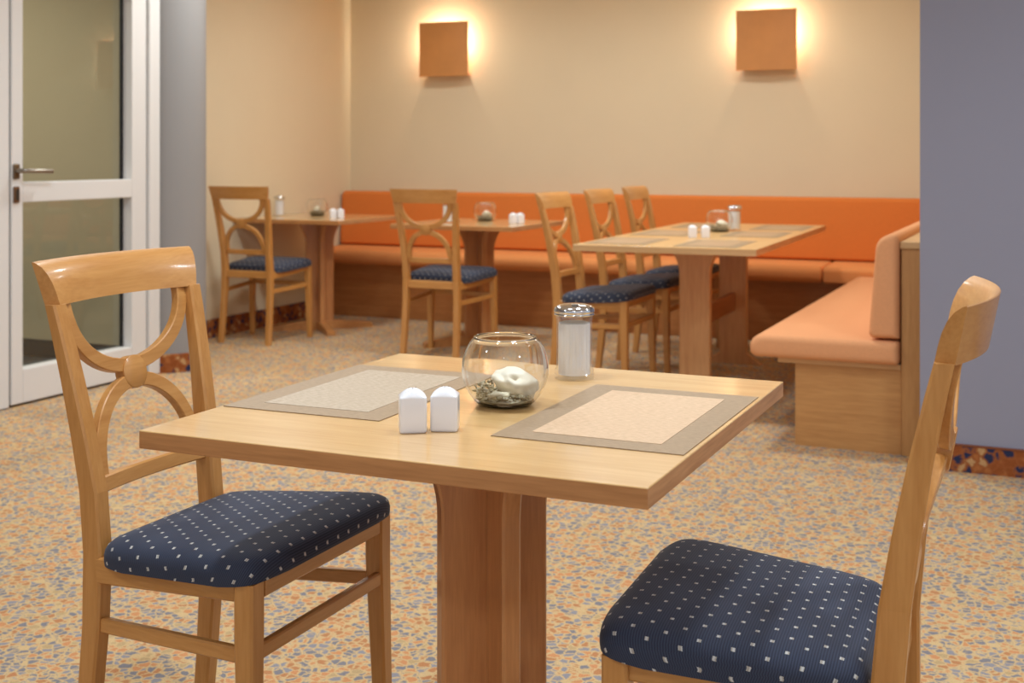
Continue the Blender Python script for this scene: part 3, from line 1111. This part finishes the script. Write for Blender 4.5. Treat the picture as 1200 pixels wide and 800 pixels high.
# back bench
BB = thing('back_bench', 'long orange upholstered bench along the cream back wall', 'bench', (-3.0, 7.9, 0))
ox, oy = -3.0, 7.9
def bb(name, bm, m, sm=None):
    bmesh.ops.translate(bm, verts=bm.verts, vec=(-ox, -oy, 0))
    return obj(name, bm, m, BB, smooth=sm)
bm = bmesh.new(); box(bm, -4.985, -1.02, 7.79, 8.165, 0.0, 0.36)
bb('base', bm, M['bench_back'])
bm = bmesh.new(); box(bm, -4.985, -1.02, 7.74, 8.165, 0.361, 0.385, bevel=0.002)
bb('seat_board', bm, M['bench_back'])
bm = bmesh.new()
prism(bm, rounded_poly([(7.63, 0.388), (8.06, 0.388), (8.06, 0.496), (7.63, 0.486)], [0.04, 0.01, 0.01, 0.045], 8), 'x', -4.985, -1.372, bevel=0.02, seg=3)
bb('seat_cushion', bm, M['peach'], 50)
bm = bmesh.new()
prism(bm, rounded_poly([(7.63, 0.388), (8.02, 0.388), (8.02, 0.496), (7.63, 0.486)], [0.015, 0.01, 0.01, 0.03], 8), 'x', -1.365, -0.74, bevel=0.015, seg=3)
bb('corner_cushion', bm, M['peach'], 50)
bm = bmesh.new()
prism(bm, rounded_poly([(7.985, 0.500), (8.12, 0.500), (8.12, 0.893), (8.02, 0.897)], [0.02, 0.005, 0.02, 0.035], 8), 'x', -4.985, -0.62, bevel=0.025, seg=4)
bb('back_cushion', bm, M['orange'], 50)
bm = bmesh.new()
box(bm, -4.985, -0.62, 8.122, 8.165, 0.386, 0.88, bevel=0.002)
bb('back_panel', bm, M['bench_back'])

# ------------------------------------------------------------------ wall lamps
def make_lamp():
    t = thing('wall_lamp', '', 'lamp')
    # origin on the wall behind the panel centre; panel is bowed sheet
    hw, hh, off, thk = 0.198, 0.197, -0.095, 0.008
    bm = bmesh.new()
    rings = []
    m = 12
    for i in range(m + 1):
        x = -hw + 2 * hw * i / m
        rings.append([(x, off + 0.020 * (x / hw) ** 2 - 0.0, -hh), (x, off + thk + 0.020 * (x / hw) ** 2, -hh), (x, off + thk + 0.020 * (x / hw) ** 2, hh), (x, off + 0.020 * (x / hw) ** 2, hh)])
    loft(bm, rings)
    obj('shade_panel', bm, M['lampwood'], t, smooth=30)
    bm = bmesh.new()
    box(bm, -0.17, 0.17, -0.075, -0.001, -0.185, -0.177)
    obj('bottom_plate', bm, M['lampwood'], t)
    bm = bmesh.new()
    box(bm, -0.05, 0.05, -0.088, -0.001, -0.176, -0.13, bevel=0.003)
    br = obj('bracket', bm, M['white'], t)
    bm = bmesh.new()
    lathe(bm, [(0, -0.13), (0.012, -0.13), (0.012, -0.06), (0.020, -0.03), (0.024, 0.0), (0.018, 0.022), (0, 0.032)], 20, cy=-0.045)
    obj('bulb', bm, M['bulb'], t, smooth=60)
    return t
lamp = make_lamp()
for i, (x, z, lab) in enumerate([(-4.168, 1.932, 'square copper-coloured wall lamp glowing on the back wall, left of the two'), (-1.812, 1.912, 'square copper-coloured wall lamp glowing on the back wall, right of the two')]):
    o = lamp if i == 0 else copy_tree(lamp)
    o.location = (x, BW, z)
    o['label'] = lab
    o['group'] = 'square wall lamps'
    for dx, en in ((-0.06, 1.0), (0.06, 1.0)):
        ld = bpy.data.lights.new('lamp_light', 'POINT')
        ld.energy = 7.0
        ld.color = (1.0, 0.90, 0.72)
        ld.shadow_soft_size = 0.02
        lo = bpy.data.objects.new('lamp_light', ld)
        lo.location = (x + dx, BW - 0.06, z + 0.06)
        C.objects.link(lo)

# ------------------------------------------------------------------ lights
def spot_disk(x, y, energy, size=0.28, col=(1.0, 0.93, 0.84), z=2.68, spread=160):
    ld = bpy.data.lights.new('unseen_overhead_light', 'AREA')
    ld.shape = 'DISK'
    ld.size = size
    ld.energy = energy
    ld.color = col
    ld.spread = math.radians(spread)
    o = bpy.data.objects.new('unseen_overhead_light', ld)
    o.location = (x, y, z)
    C.objects.link(o)
    return o
NEU = (0.86, 0.97, 1.07)
WARM = (0.91, 0.985, 1.0)
spot_disk(-1.22, 1.75, 22, size=0.16, col=NEU)
spot_disk(-0.50, 2.35, 17, size=0.30, col=NEU)
for x, y, e in ((-2.4, 0.2, 18), (0.2, -0.8, 22), (0.9, 3.2, 26), (-2.9, 3.4, 28), (1.9, 0.8, 18)):  # unseen overhead lights added to fill the main room
    spot_disk(x, y, e, col=NEU)
for x, y, e in ((-3.7, 5.4, 26), (-1.7, 5.5, 28), (-3.9, 7.0, 11), (-2.6, 7.0, 11), (-1.3, 6.9, 13)):  # unseen lights added to brighten the alcove and its back wall
    spot_disk(x, y, e, col=WARM)
spot_disk(-5.9, 4.2, 40, col=(1.0, 0.95, 0.86))  # unseen light added to brighten the corridor behind the door glass

w = bpy.data.worlds.new('world')
bpy.context.scene.world = w
w.use_nodes = True
bg = w.node_tree.nodes['Background']
bg.inputs['Color'].default_value = (0.80, 0.91, 1.06, 1)
bg.inputs['Strength'].default_value = 1.0

# ------------------------------------------------------------------ camera
cam = bpy.data.cameras.new('camera')
co = bpy.data.objects.new('camera', cam)
C.objects.link(co)
cam.sensor_width = 36.0
cam.sensor_fit = 'HORIZONTAL'
cam.lens = 1465.2 / 1200 * 36
cam.shift_y = -(400 - 181.3) / 1200
co.location = (0, 0, 1.164)
co.rotation_euler = (PI / 2, 0, math.radians(24.101))
cam.clip_start = 0.05
cam.dof.use_dof = True
cam.dof.focus_distance = 2.05
cam.dof.aperture_fstop = 6.5
sc = bpy.context.scene
sc.camera = co
sc.view_settings.view_transform = 'Standard'
sc.view_settings.look = 'None'
sc.view_settings.gamma = 1.0
sc.view_settings.use_curve_mapping = False
sc.view_settings.exposure = -0.32
